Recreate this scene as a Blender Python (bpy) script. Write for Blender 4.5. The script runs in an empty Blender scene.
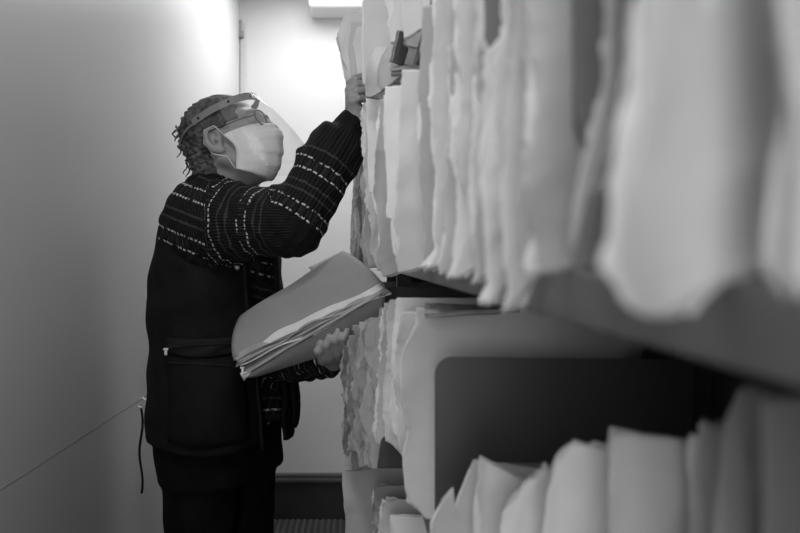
import bpy, bmesh, math, random
import numpy as np
from mathutils import Vector, Matrix, noise

# ------------------------------------------------------------------ camera, light, exposure
SC = bpy.context.scene
COL = SC.collection
F = 778.0                       # focal length in pixels (35 mm on a 36 mm sensor, 800 px wide)
CZ = 1.25                       # camera height
VX, VY = 357.0, 261.0           # where the aisle's lines meet in the frame

def P(x, y, d):
    """The point of the room seen at pixel (x, y), d metres down the aisle."""
    return Vector(((x - VX) * d / F, d, CZ - (y - VY) * d / F))

cam_d = bpy.data.cameras.new('camera')
cam = bpy.data.objects.new('camera', cam_d)
COL.objects.link(cam)
cam.location = (0, 0, CZ)
cam.rotation_euler = (math.pi / 2, 0, 0)
cam_d.sensor_width = 36
cam_d.lens = 35
cam_d.shift_x = (400 - VX) / 800
cam_d.shift_y = (VY - 266.5) / 800
cam_d.clip_start = 0.01
cam_d.dof.use_dof = True
cam_d.dof.focus_distance = 1.85
cam_d.dof.aperture_fstop = 5.6
SC.camera = cam

world = bpy.data.worlds.new('world')
SC.world = world
world.use_nodes = True
world.node_tree.nodes['Background'].inputs[0].default_value = (0.02, 0.02, 0.02, 1)
world.node_tree.nodes['Background'].inputs[1].default_value = 1.0

def area(name, loc, size, power, rot=(0, 0, 0)):
    l = bpy.data.lights.new(name, 'AREA')
    l.shape = 'RECTANGLE'
    l.size, l.size_y = size
    l.energy = power
    o = bpy.data.objects.new(name, l)
    o.location = loc
    o.rotation_euler = rot
    COL.objects.link(o)
    return o
area('lamp_light', (-0.12, 3.0, 2.53), (0.4, 1.1), 11.5)
area('aisle_lamp_light', (-0.10, 0.42, 2.5), (0.3, 0.7), 8.5)
area('rear_fill_light', (-0.25, -1.42, 1.35), (0.5, 1.2), 11, (math.radians(90), 0, 0))  # added fill from behind the camera; no doorway is modelled there

SC.view_settings.view_transform = 'Standard'
SC.view_settings.look = 'None'
SC.view_settings.gamma = 1
SC.view_settings.use_curve_mapping = False
SC.view_settings.exposure = 0.2

# ------------------------------------------------------------------ materials
def _new(name):
    m = bpy.data.materials.new(name)
    m.use_nodes = True
    nt = m.node_tree
    return m, nt, nt.nodes['Principled BSDF']

def mat(name, v, rough=0.6, var=0.12, scale=8.0, bump=0.0, bscale=60.0, stretch=(1, 1, 1), metal=0.0, spec=0.5, detail=5.0):
    """Grey procedural material: noise in the base colour, optional noise bump."""
    m, nt, b = _new(name)
    n = nt.nodes
    tc = n.new('ShaderNodeTexCoord')
    mp = n.new('ShaderNodeMapping')
    mp.inputs['Scale'].default_value = stretch
    nt.links.new(tc.outputs['Object'], mp.inputs[0])
    tx = n.new('ShaderNodeTexNoise')
    tx.inputs['Scale'].default_value = scale
    tx.inputs['Detail'].default_value = detail
    nt.links.new(mp.outputs[0], tx.inputs['Vector'])
    rp = n.new('ShaderNodeValToRGB')
    lo, hi = v * (1 - var), min(1, v * (1 + var))
    rp.color_ramp.elements[0].position, rp.color_ramp.elements[1].position = 0.3, 0.7
    rp.color_ramp.elements[0].color = (lo, lo, lo, 1)
    rp.color_ramp.elements[1].color = (hi, hi, hi, 1)
    nt.links.new(tx.outputs['Fac'], rp.inputs[0])
    nt.links.new(rp.outputs[0], b.inputs['Base Color'])
    b.inputs['Roughness'].default_value = rough
    b.inputs['Metallic'].default_value = metal
    b.inputs['Specular IOR Level'].default_value = spec
    if bump:
        t2 = n.new('ShaderNodeTexNoise')
        t2.inputs['Scale'].default_value = bscale
        t2.inputs['Detail'].default_value = 4
        nt.links.new(mp.outputs[0], t2.inputs['Vector'])
        bp = n.new('ShaderNodeBump')
        bp.inputs['Strength'].default_value = bump
        bp.inputs['Distance'].default_value = 0.01
        nt.links.new(t2.outputs['Fac'], bp.inputs['Height'])
        nt.links.new(bp.outputs[0], b.inputs['Normal'])
    return m

M = {}
M['wall'] = mat('painted_wall', 0.72, 0.42, 0.03, 2.0, 0.04, 14)
M['wall_back'] = mat('painted_back_wall', 0.74, 0.55, 0.03, 2.0, 0.05, 10)
M['joint'] = mat('panel_joint', 0.46, 0.8, 0.06, 5, spec=0.1)
M['ceiling'] = mat('ceiling_paint', 0.8, 0.8, 0.02, 3)
M['floor'] = mat('dark_floor', 0.05, 0.5, 0.25, 6)
M['mat_rubber'] = mat('ribbed_rubber', 0.045, 0.55, 0.3, 20)
M['base'] = mat('dark_baseboard', 0.03, 0.4, 0.12, 5)
M['base_cap'] = mat('baseboard_cap', 0.09, 0.45, 0.1, 5)
M['conduit'] = mat('conduit_plastic', 0.6, 0.4, 0.04, 5)
M['bracket'] = mat('bracket_metal', 0.3, 0.4, 0.08, 20)
M['lamp'] = mat('lamp_housing', 0.75, 0.4, 0.03, 5)
M['shelf'] = mat('shelf_metal', 0.16, 0.38, 0.08, 5, spec=0.5)
M['shelf_dark'] = mat('shelf_dark_metal', 0.05, 0.45, 0.1, 5)
M['divider'] = mat('divider_metal', 0.085, 0.35, 0.06, 4)
for k, v in dict(white=0.86, light=0.68, pale=0.56, grey=0.44, mid=0.33, dark=0.2, kraft=0.26, slot_shade=0.06).items():  # the last, near-black tone is shade for the waist-level slot, not card
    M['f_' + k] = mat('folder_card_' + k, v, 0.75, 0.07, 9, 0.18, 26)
M['paper'] = mat('paper_sheets', 0.8, 0.8, 0.1, 25, 0.1, 60)
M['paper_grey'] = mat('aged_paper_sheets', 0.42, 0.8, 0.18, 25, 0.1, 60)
M['skin'] = mat('skin', 0.36, 0.5, 0.07, 40, 0.12, 220)
M['hair'] = mat('curly_hair', 0.085, 0.55, 0.8, 70, 0.9, 150, (1, 1, 0.45))
M['vest'] = mat('vest_cloth', 0.0075, 0.8, 0.25, 25, 0.12, 320, spec=0.2)
M['trouser'] = mat('trouser_cloth', 0.004, 0.85, 0.2, 20, 0.1, 250, spec=0.15)
M['vest_lining'] = mat('vest_lining', 0.016, 0.8, 0.2, 20, spec=0.2)
M['shoe'] = mat('shoe_leather', 0.01, 0.4, 0.2, 20)
M['metal'] = mat('bright_metal', 0.7, 0.3, 0.05, 40, metal=0.6)
M['mask'] = mat('mask_fabric', 0.92, 0.85, 0.03, 30, 0.08, 120)
M['elastic'] = mat('white_elastic', 0.85, 0.8, 0.03, 80)
M['band'] = mat('visor_band', 0.24, 0.55, 0.1, 60)
M['rivet'] = mat('dark_rivet', 0.015, 0.35, 0.1, 60)
M['frames'] = mat('spectacle_frame', 0.04, 0.3, 0.1, 60)
M['eye'] = mat('eye', 0.5, 0.2, 0.5, 60)
M['lace'] = mat('shoe_lace', 0.02, 0.8, 0.2, 90)

def clear_mat(name, alpha, rough=0.05, v=0.9):
    m, nt, b = _new(name)
    n = nt.nodes
    out = n['Material Output']
    tr = n.new('ShaderNodeBsdfTransparent')
    lw = n.new('ShaderNodeLayerWeight'); lw.inputs[0].default_value = 0.35
    nz = n.new('ShaderNodeTexNoise'); nz.inputs['Scale'].default_value = 14
    mr = n.new('ShaderNodeMath'); mr.operation = 'MULTIPLY_ADD'
    nt.links.new(lw.outputs['Facing'], mr.inputs[0])
    mr.inputs[1].default_value = 0.28
    mr.inputs[2].default_value = alpha
    mx = n.new('ShaderNodeMixShader')
    b.inputs['Base Color'].default_value = (v, v, v, 1)
    b.inputs['Roughness'].default_value = rough
    bp = n.new('ShaderNodeBump'); bp.inputs['Strength'].default_value = 0.05
    nt.links.new(nz.outputs['Fac'], bp.inputs['Height'])
    nt.links.new(bp.outputs[0], b.inputs['Normal'])
    nt.links.new(mr.outputs[0], mx.inputs[0])
    nt.links.new(tr.outputs[0], mx.inputs[1])
    nt.links.new(b.outputs[0], mx.inputs[2])
    nt.links.new(mx.outputs[0], out.inputs[0])
    return m
M['shield'] = clear_mat('clear_visor_plastic', 0.11)
M['lens'] = clear_mat('spectacle_lens', 0.12)

def sweater_mat():
    """Black knit with rows of white dashes, grey pin lines and ribs; 'band' runs along sleeve or body, 'around' round it."""
    m, nt, b = _new('patterned_knit')
    n, L = nt.nodes, nt.links
    def attr(nm):
        a = n.new('ShaderNodeAttribute'); a.attribute_name = nm; return a.outputs['Fac']
    def mth(op, a, c=None, d=None):
        k = n.new('ShaderNodeMath'); k.operation = op
        for i, v in enumerate((a, c, d)):
            if v is None: continue
            if isinstance(v, (int, float)): k.inputs[i].default_value = v
            else: L.new(v, k.inputs[i])
        return k.outputs[0]
    s, t = attr('band'), attr('around')
    nz = n.new('ShaderNodeTexNoise'); nz.inputs['Scale'].default_value = 60
    s2 = mth('ADD', s, mth('MULTIPLY', mth('SUBTRACT', nz.outputs['Fac'], 0.5), 0.006))
    ph = mth('WRAP', s2, 0.095, 0.0)
    def line(c, w): return mth('LESS_THAN', mth('ABSOLUTE', mth('SUBTRACT', ph, c)), w)
    dash = mth('MAXIMUM', line(0.013, 0.0019), line(0.038, 0.0019))
    gap = mth('LESS_THAN', mth('WRAP', mth('ADD', t, mth('MULTIPLY', nz.outputs['Fac'], 0.006)), 0.0105, 0.0), 0.0068)
    big = n.new('ShaderNodeTexNoise'); big.inputs['Scale'].default_value = 22
    dash = mth('MULTIPLY', mth('MULTIPLY', dash, gap), mth('GREATER_THAN', big.outputs['Fac'], 0.40))
    grey = mth('MAXIMUM', line(0.062, 0.0022), line(0.080, 0.0022))
    zig = mth('MULTIPLY', line(0.026, 0.007), mth('GREATER_THAN', mth('SINE', mth('MULTIPLY', t, 420)), 0.2))
    dash = mth('MULTIPLY', dash, attr('pattern')); grey = mth('MULTIPLY', grey, attr('pattern')); zig = mth('MULTIPLY', zig, attr('pattern'))
    rib = mth('SINE', mth('MULTIPLY', t, 900))
    v = mth('ADD', 0.010, mth('MULTIPLY', mth('ADD', rib, 1.0), 0.006))
    v = mth('ADD', v, mth('MULTIPLY', grey, 0.045)); v = mth('ADD', v, mth('MULTIPLY', zig, 0.018))
    v = mth('ADD', v, mth('MULTIPLY', dash, 0.62))
    cb = n.new('ShaderNodeCombineColor')
    for i in range(3): L.new(v, cb.inputs[i])
    L.new(cb.outputs[0], b.inputs['Base Color'])
    b.inputs['Roughness'].default_value = 0.9
    b.inputs['Specular IOR Level'].default_value = 0.15
    bp = n.new('ShaderNodeBump'); bp.inputs['Strength'].default_value = 0.7; bp.inputs['Distance'].default_value = 0.004
    fz = n.new('ShaderNodeTexNoise'); fz.inputs['Scale'].default_value = 260
    h = mth('ADD', mth('MULTIPLY', rib, 0.35), mth('ADD', mth('MULTIPLY', fz.outputs['Fac'], 0.5), mth('MULTIPLY', dash, 0.8)))
    L.new(h, bp.inputs['Height']); L.new(bp.outputs[0], b.inputs['Normal'])
    return m
M['sweater'] = sweater_mat()

# ------------------------------------------------------------------ mesh helpers
def link_mesh(name, verts, faces, m, parent=None, smooth=True, offset=None):
    me = bpy.data.meshes.new(name)
    if offset is not None:
        verts = [(v[0] - offset[0], v[1] - offset[1], v[2] - offset[2]) for v in verts]
    me.from_pydata([tuple(map(float, v)) for v in verts], [], [tuple(map(int, f)) for f in faces])
    if smooth: me.polygons.foreach_set('use_smooth', [True] * len(me.polygons))
    me.materials.append(m)
    me.update()
    o = bpy.data.objects.new(name, me)
    COL.objects.link(o)
    if parent is not None: o.parent = parent
    return o

def bm_obj(name, bm, m, parent=None, smooth=False):
    me = bpy.data.meshes.new(name)
    bm.normal_update()
    bm.to_mesh(me); bm.free()
    if smooth: me.polygons.foreach_set('use_smooth', [True] * len(me.polygons))
    me.materials.append(m)
    o = bpy.data.objects.new(name, me)
    COL.objects.link(o)
    if parent is not None: o.parent = parent
    return o

def box_bm(lo, hi, bev=0.0, bm=None, seg=2):
    own = bm is None
    bm = bm or bmesh.new()
    c = [(a + b) / 2 for a, b in zip(lo, hi)]
    s = [b - a for a, b in zip(lo, hi)]
    r = bmesh.ops.create_cube(bm, size=1, matrix=Matrix.Translation(c) @ Matrix.Diagonal((*s, 1)))
    if bev:
        es = list({e for v in r['verts'] for e in v.link_edges})
        bmesh.ops.bevel(bm, geom=es, offset=bev, segments=seg, affect='EDGES', profile=0.5)
    return bm

def tube(name, pts, rad, m, parent=None, n=8, closed=False):
    pts = [Vector(p) for p in pts]
    vs, fs = [], []
    N = len(pts)
    ref = Vector((0.31, 0.17, 0.93))
    for i, p in enumerate(pts):
        a = pts[(i - 1) % N] if (closed or i) else p
        b = pts[(i + 1) % N] if (closed or i < N - 1) else p
        t = (b - a).normalized()
        u = t.cross(ref).normalized(); w = t.cross(u)
        r = rad[i] if isinstance(rad, (list, tuple)) else rad
        for k in range(n):
            an = 2 * math.pi * k / n
            vs.append(p + r * (math.cos(an) * u + math.sin(an) * w))
    for i in range(N if closed else N - 1):
        j = (i + 1) % N
        for k in range(n):
            fs.append((i * n + k, i * n + (k + 1) % n, j * n + (k + 1) % n, j * n + k))
    if not closed:
        fs.append(tuple(range(n))[::-1]); fs.append(tuple((N - 1) * n + k for k in range(n)))
    return link_mesh(name, vs, fs, m, parent)

def empty(name, loc, label, cat, group=None):
    o = bpy.data.objects.new(name, None)
    o.empty_display_size = 0.05
    COL.objects.link(o)
    o.location = loc
    o['label'] = label; o['category'] = cat
    if group: o['group'] = group
    return o

def tag(o, label, cat, group=None):
    o['label'] = label; o['category'] = cat
    if group: o['group'] = group
    return o

def struct(name, lo, hi, m, bev=0.0):
    o = bm_obj(name, box_bm(lo, hi, bev), m)
    o['kind'] = 'structure'
    return o

def adopt(root):
    """Children built in room coordinates keep their place under a root that stands elsewhere."""
    for c in root.children:
        c.matrix_parent_inverse = Matrix.Translation(root.location).inverted()

# ------------------------------------------------------------------ the setting
XL, XR, YB, YF, ZC = -0.57, 0.62, 3.78, -1.5, 2.56
struct('floor', (XL - .1, YF - .1, -.08), (XR + .1, YB + .1, 0), M['floor'])
struct('ceiling', (XL - .1, YF - .1, ZC), (XR + .1, YB + .1, ZC + .08), M['ceiling'])
struct('wall_left', (XL - .1, YF - .1, 0), (XL, YB + .1, ZC), M['wall'])
struct('wall_back', (XL, YB, 0), (XR, YB + .1, ZC), M['wall_back'])
struct('wall_right', (XR, YF, 0), (XR + .1, YB, ZC), M['wall'])
struct('wall_front', (XL, YF - .1, 0), (XR, YF, ZC), M['wall'])
# the joint between the two wall panels, a thin rounded strip
sl = (490 - VY) / (0 - VX)
zj = CZ - 0.57 * 0.641
struct('trim_1', (XL, YF, zj - .0015), (XL + .0003, YB, zj + .0015), M['joint'])
# conduit in the corner of the back wall
struct('trim_2', (XL + .004, YB - .012, 0.24), (XL + .032, YB, CZ + (VY - 24) * YB / F), M['conduit'], 0.003)
o = struct('baseboard_back', (XL, YB - .03, 0), (XR, YB, 0.185), M['base'], 0.003)
bm = box_bm((XL, YB - .045, 0.185), (XR, YB, 0.204), 0.004)
box_bm((XL, YB - .036, 0.204), (XR, YB, 0.222), 0.004, bm)
o = bm_obj('trim_3', bm, M['base_cap']); o['kind'] = 'structure'

# ------------------------------------------------------------------ signed distance bodies
def smin(a, b, k):
    h = np.clip(0.5 + 0.5 * (b - a) / k, 0, 1)
    return b + (a - b) * h - k * h * (1 - h)
def smax(a, b, k): return -smin(-a, -b, k)

def axis(lo, hi, coarse, fines):
    """Coordinates from lo to hi, finer inside the (a, b, step) spans."""
    xs, x = [lo], lo
    while x < hi:
        st = coarse
        for a, b, s in fines:
            if a - coarse < x < b: st = min(st, s)
        x += st; xs.append(x)
    return np.array(xs, dtype=np.float32)

class Field:
    def __init__(s, X, Y, Z):
        s.X, s.Y, s.Z = X, Y, Z
        s.f = np.full((len(X), len(Y), len(Z)), 0.3, dtype=np.float32)
    def sub(s, lo, hi):
        sl = []
        for A, a, b in zip((s.X, s.Y, s.Z), lo, hi):
            i0 = max(0, np.searchsorted(A, a) - 1); i1 = min(len(A), np.searchsorted(A, b) + 1)
            if i1 <= i0: return None, None
            sl.append(slice(i0, i1))
        g = np.meshgrid(s.X[sl[0]], s.Y[sl[1]], s.Z[sl[2]], indexing='ij', sparse=True)
        return tuple(sl), g
    def put(s, lo, hi, fn, k=0.01, op='add'):
        m = 0.05 + k
        sl, g = s.sub([a - m for a in lo], [b + m for b in hi])
        if sl is None: return
        d = fn(*g)
        cur = s.f[sl]
        s.f[sl] = smin(cur, d, k) if op == 'add' else smax(cur, -d, k)
    def cone(s, a, b, ra, rb=None, k=0.01, op='add'):
        rb = ra if rb is None else rb
        a, b = np.array(a, float), np.array(b, float)
        ab = b - a; L = float(ab @ ab) + 1e-12
        def fn(x, y, z):
            t = np.clip(((x - a[0]) * ab[0] + (y - a[1]) * ab[1] + (z - a[2]) * ab[2]) / L, 0, 1)
            return np.sqrt((x - a[0] - t * ab[0]) ** 2 + (y - a[1] - t * ab[1]) ** 2 + (z - a[2] - t * ab[2]) ** 2) - (ra + (rb - ra) * t)
        r = max(ra, rb)
        s.put(np.minimum(a, b) - r, np.maximum(a, b) + r, fn, k, op)
    def ell(s, c, rad, axes=None, k=0.01, op='add'):
        c = np.array(c, float); A = np.eye(3) if axes is None else np.array(axes, float)
        R = max(rad)
        def fn(x, y, z):
            dx, dy, dz = x - c[0], y - c[1], z - c[2]
            q = [(dx * A[i][0] + dy * A[i][1] + dz * A[i][2]) for i in range(3)]
            k0 = np.sqrt(sum((q[i] / rad[i]) ** 2 for i in range(3))) + 1e-6
            k1 = np.sqrt(sum((q[i] / rad[i] ** 2) ** 2 for i in range(3))) + 1e-6
            return k0 * (k0 - 1) / k1
        s.put(c - R, c + R, fn, k, op)
    def mesh(s):
        f = s.f
        ins = f < 0
        nx, ny, nz = f.shape
        c = np.zeros((nx - 1, ny - 1, nz - 1), dtype=np.uint8)
        for dx in (0, 1):
            for dy in (0, 1):
                for dz in (0, 1):
                    c += ins[dx:nx - 1 + dx, dy:ny - 1 + dy, dz:nz - 1 + dz]
        act = (c > 0) & (c < 8)
        I, J, K = np.nonzero(act)
        vid = np.full(act.shape, -1, dtype=np.int64); vid[I, J, K] = np.arange(len(I))
        acc = np.zeros((len(I), 3)); cnt = np.zeros(len(I))
        A = (s.X, s.Y, s.Z)
        for ax in range(3):
            o = [i for i in range(3) if i != ax]
            for p in (0, 1):
                for q in (0, 1):
                    off = [0, 0, 0]; off[o[0]] = p; off[o[1]] = q
                    a = [I + off[0], J + off[1], K + off[2]]
                    b = [v.copy() for v in a]; b[ax] = b[ax] + 1
                    fa, fb = f[a[0], a[1], a[2]], f[b[0], b[1], b[2]]
                    m = (fa < 0) != (fb < 0)
                    t = np.where(m, fa / np.where(m, fa - fb, 1), 0)
                    for e in range(3):
                        va, vb = A[e][a[e]], A[e][b[e]]
                        acc[:, e] += np.where(m, va + (vb - va) * t, 0)
                    cnt += m
        V = acc / cnt[:, None]
        faces = []
        for ax in range(3):
            o0, o1 = [(1, 2), (2, 0), (0, 1)][ax]
            sl0 = [slice(None)] * 3; sl1 = [slice(None)] * 3
            sl0[ax] = slice(0, -1); sl1[ax] = slice(1, None)
            a, b = ins[tuple(sl0)], ins[tuple(sl1)]
            E = np.argwhere(a != b)
            lim = [nx - 1, ny - 1, nz - 1]
            ok = (E[:, o0] > 0) & (E[:, o1] > 0) & (E[:, o0] < lim[o0]) & (E[:, o1] < lim[o1])
            E = E[ok]
            flip = a[E[:, 0], E[:, 1], E[:, 2]]
            q = []
            for d0, d1 in ((-1, -1), (0, -1), (0, 0), (-1, 0)):
                T = E.copy(); T[:, o0] += d0; T[:, o1] += d1
                q.append(vid[T[:, 0], T[:, 1], T[:, 2]])
            q = np.stack(q, 1)
            q[~flip] = q[~flip][:, ::-1]
            faces.append(q[(q >= 0).all(1)])
        return V, np.concatenate(faces)

def sdf_obj(name, fld, m, parent, attrs=None):
    V, Q = fld.mesh()
    me = bpy.data.meshes.new(name)
    me.vertices.add(len(V)); me.vertices.foreach_set('co', V.astype(np.float32).ravel())
    me.loops.add(Q.size); me.loops.foreach_set('vertex_index', Q.astype(np.int32).ravel())
    me.polygons.add(len(Q)); me.polygons.foreach_set('loop_start', np.arange(0, Q.size, 4, dtype=np.int32))
    me.polygons.foreach_set('loop_total', np.full(len(Q), 4, dtype=np.int32))
    me.polygons.foreach_set('use_smooth', np.ones(len(Q), dtype=bool))
    me.update(calc_edges=True); me.validate()
    me.materials.append(m)
    if attrs:
        for k, v in attrs(V).items():
            a = me.attributes.new(k, 'FLOAT', 'POINT'); a.data.foreach_set('value', v.astype(np.float32))
    o = bpy.data.objects.new(name, me)
    COL.objects.link(o)
    o.parent = parent
    return o

# ------------------------------------------------------------------ the person
person = empty('person', (-0.355, 1.97, 0), 'person in a dark vest, patterned sweater, mask and visor reaching up to the files', 'person')

PHI = math.radians(25)
FR = np.array([math.cos(PHI), -math.sin(PHI), 0]); RT = np.array([-math.sin(PHI), -math.cos(PHI), 0])
# torso levels: z, centre x, centre y, half depth, half width (vest skin)
TOR = np.array([
    (0.76, -.340, 1.96, .152, .205), (0.80, -.340, 1.96, .152, .205), (0.90, -.341, 1.96, .150, .202), (1.03, -.344, 1.96, .142, .200),
    (1.15, -.348, 1.96, .136, .200), (1.25, -.346, 1.96, .127, .190), (1.33, -.345, 1.96, .112, .172), (1.38, -.342, 1.96, .098, .150),
    (1.42, -.340, 1.96, .082, .125), (1.455, -.340, 1.96, .068, .095), (1.48, -.335, 1.96, .058, .065)])
def tor_at(z):
    return [np.interp(z, TOR[:, 0], TOR[:, i]) for i in range(1, 5)]
def torso_fn(infl, z0, z1, scale=1.0, wr=0.0, squ=2.4):
    def fn(x, y, z):
        cx, cy, rd, rw = tor_at(z)
        rd = rd * scale + infl; rw = rw * scale + infl
        a = ((x - cx) * FR[0] + (y - cy) * FR[1]) / rd
        b = ((x - cx) * RT[0] + (y - cy) * RT[1]) / rw
        rr = (np.abs(a) ** squ + np.abs(b) ** squ + 1e-9) ** (1 / squ)
        d = (rr - 1) * np.minimum(rd, rw)
        if wr:
            th = np.arctan2(b, a)
            d = d + wr * (np.sin(th * 5 + z * 9) * 0.6 + np.sin(th * 9 - z * 26 + 1.3) * 0.4 + 0.5 * np.sin(z * 55 + th * 3)) * np.clip((1.42 - z) / .2, 0, 1)
        return np.maximum(np.maximum(d, z0 - z), z - z1)
    return fn
TLO, THI = (-.62, 1.70, .74), (-.08, 2.22, 1.5)
def tpt(th, z, off=0.0, squ=2.4):
    """A point on the vest's surface at angle th from the front towards the right side."""
    cx, cy, rd, rw = tor_at(z)
    ca, sa = math.cos(th), math.sin(th)
    r = (abs(ca) ** squ + abs(sa) ** squ) ** (-1 / squ)
    p = np.array([cx, cy, 0]) + FR * ca * r * (rd + off) + RT * sa * r * (rw + off)
    return Vector((p[0], p[1], z))

SH = P(203, 219, 1.83); EL = P(291, 221, 1.69); WR = P(354.5, 119, 1.74)      # raised right arm
SL_ = P(238, 222, 2.10); EL2 = P(264, 354, 1.98); WR2 = P(333, 359, 1.685)   # left arm under the files

# head frame
HC = P(230, 138, 1.93)
HY, HP = math.radians(11), math.radians(20)
hf = np.array([math.cos(HY) * math.cos(HP), -math.sin(HY) * math.cos(HP), math.sin(HP)])
hr = np.array([-math.sin(HY), -math.cos(HY), 0.0])
hu = np.cross(hr, hf)
HA = np.array([hf, hr, hu])
def H(f, r, u): return np.array(HC) + hf * f + hr * r + hu * u

def build_body():
    fx = [(-.47, -.17, .003), (-.10, .07, .003)]
    fy = [(1.60, 2.06, .0035)]
    fz = [(1.40, 1.73, .003), (.97, 1.10, .0035)]
    B = Field(axis(-.62, .10, .010, fx), axis(1.56, 2.26, .010, fy), axis(0.04, 1.74, .012, fz))
    # legs and pelvis
    hipz = 0.84
    c = np.array([-.346, 1.965, 0])
    for s in (1, -1):
        hip = c + RT * .088 * s + np.array([0, 0, hipz]); knee = c + RT * .095 * s + FR * .012 + np.array([0, 0, .47])
        ank = c + RT * .10 * s - FR * .015 + np.array([0, 0, .085]); toe = ank + FR * .15 + np.array([0, 0, -.035])
        B.cone(hip, knee, .085, .058, k=.03); B.cone(knee, ank, .056, .038, k=.02); B.cone(ank - FR * .03, toe, .036, .026, k=.015)
    B.put((-.62, 1.7, .74), (-.08, 2.22, 1.5), torso_fn(-.035, .78, 1.475, .92), k=.02)
    # arms
    B.cone(SH + Vector((.0, .02, 0)), EL, .052, .040, k=.03); B.cone(EL, WR, .042, .027, k=.015)
    B.cone(SL_, EL2, .050, .040, k=.03); B.cone(EL2, WR2, .042, .027, k=.015)
    # neck
    B.cone(H(-.032, 0, -.05), P(226, 196, 1.965), .058, .068, k=.02)
    B.cone(H(.01, 0, -.085), P(236, 196, 1.94), .04, .045, k=.03)
    # head
    E = lambda c, r, k=.015, op='add': B.ell(H(*c), r, HA, k, op)
    E((-.018, 0, .028), (.098, .077, .086))
    E((.028, 0, -.045), (.064, .058, .085), .02)
    for s in (1, -1):
        B.cone(H(-.012, .057 * s, -.055), H(.058, .012 * s, -.112), .018, .018, k=.02)
        E((.046, .036 * s, -.03), (.030, .027, .028), .02)
        B.cone(H(.080, .010 * s, .032), H(.066, .048 * s, .03), .011, .010, k=.012)
        B.ell(H(.094, .034 * s, .010), (.017, .017, .013), HA, .010, 'sub')
        E((.078, .033 * s, .011), (.0135, .0145, .0125), .004)
        E((.101, .013 * s, -.032), (.010, .009, .008), .006)
        # ear
        tilt = np.array([hf * .9 - hr * s * .35, hr * s * .9 + hf * .35, hu])
        B.ell(H(-.018, .078 * s, -.010), (.021, .008, .034), tilt, .006)
        B.ell(H(-.013, .087 * s, -.006), (.0125, .017, .021), tilt, .003, 'sub')
        B.cone(H(-.010, .079 * s, -.012), H(-.004, .076 * s, -.014), .006, .005, k=.004)
        B.ell(H(-.008, .077 * s, -.040), (.010, .006, .009), tilt, .005)
    E((.066, 0, -.108), (.018, .02, .016), .015)
    B.cone(H(.088, 0, .02), H(.112, 0, -.025), .010, .0135, k=.012)
    B.cone(H(.090, -.016, -.064), H(.090, .016, -.064), .008, k=.008)
    B.cone(H(.087, -.013, -.078), H(.087, .013, -.078), .009, k=.008)
    # right hand gripping a file above
    def px(L): return [P(*q) for q in L]
    def finger(L, r):
        q = px(L)
        for i in range(len(q) - 1):
            B.cone(q[i], q[i + 1], r * (1 - .07 * i), r * (1 - .07 * (i + 1)), k=.004)
    kn = [(350.5, 84, 1.750), (349.5, 90, 1.736), (350.5, 96, 1.724), (352.5, 102, 1.715)]
    wr = P(356, 117, 1.74)
    for q in kn: B.cone(wr + (P(*q) - wr) * .12, P(*q), .0185, .0105, k=.010)
    finger([kn[0], (356, 78.5, 1.752), (364, 76, 1.760), (371, 80, 1.770)], .0098)
    finger([kn[1], (355.5, 84.5, 1.734), (364.5, 83, 1.740), (372, 86, 1.752)], .0098)
    finger([kn[2], (356.5, 91, 1.720), (365, 90, 1.728), (371, 93, 1.742)], .0094)
    finger([kn[3], (358.5, 98.5, 1.712), (365, 99, 1.722), (369, 101, 1.735)], .0084)
    finger([(356, 110, 1.755), (353, 98, 1.790), (359, 88, 1.812), (367, 84, 1.815)], .0112)
    # left hand under the files, fingers curled up on their near face
    kn = [(322, 359, 1.622), (330, 357, 1.619), (338, 353, 1.615), (345.5, 349, 1.612)]
    wr = P(333, 359, 1.68)
    for q in kn: B.cone(wr, P(*q) + Vector((0, .012, -.004)), .018, .0115, k=.010)
    tips = [[(318, 351, 1.604), (320.5, 343, 1.604)], [(326, 345, 1.597), (329, 336, 1.596)], [(334.5, 340, 1.593), (338, 331, 1.592)], [(343, 338, 1.591), (347, 331, 1.591)]]
    for q, t in zip(kn, tips): finger([q] + t, .0095)
    finger([(345, 360, 1.675), (353, 354, 1.655), (360, 349, 1.635)], .0112)
    return sdf_obj('body', B, M['skin'], person)
build_body()

def dseg(V, a, b):
    a, b = np.array(a), np.array(b); ab = b - a
    t = np.clip((V - a) @ ab / (ab @ ab), 0, 1)
    d = np.linalg.norm(V - a - t[:, None] * ab, axis=1)
    return t * np.linalg.norm(ab), d

def ringang(V, a, b):
    a, b = np.array(a), np.array(b); ab = (b - a) / np.linalg.norm(b - a)
    u = np.cross(ab, (0, 0.3, 1.0)); u /= np.linalg.norm(u); w = np.cross(ab, u)
    q = V - a
    return np.arctan2(q @ w, q @ u)

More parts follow.
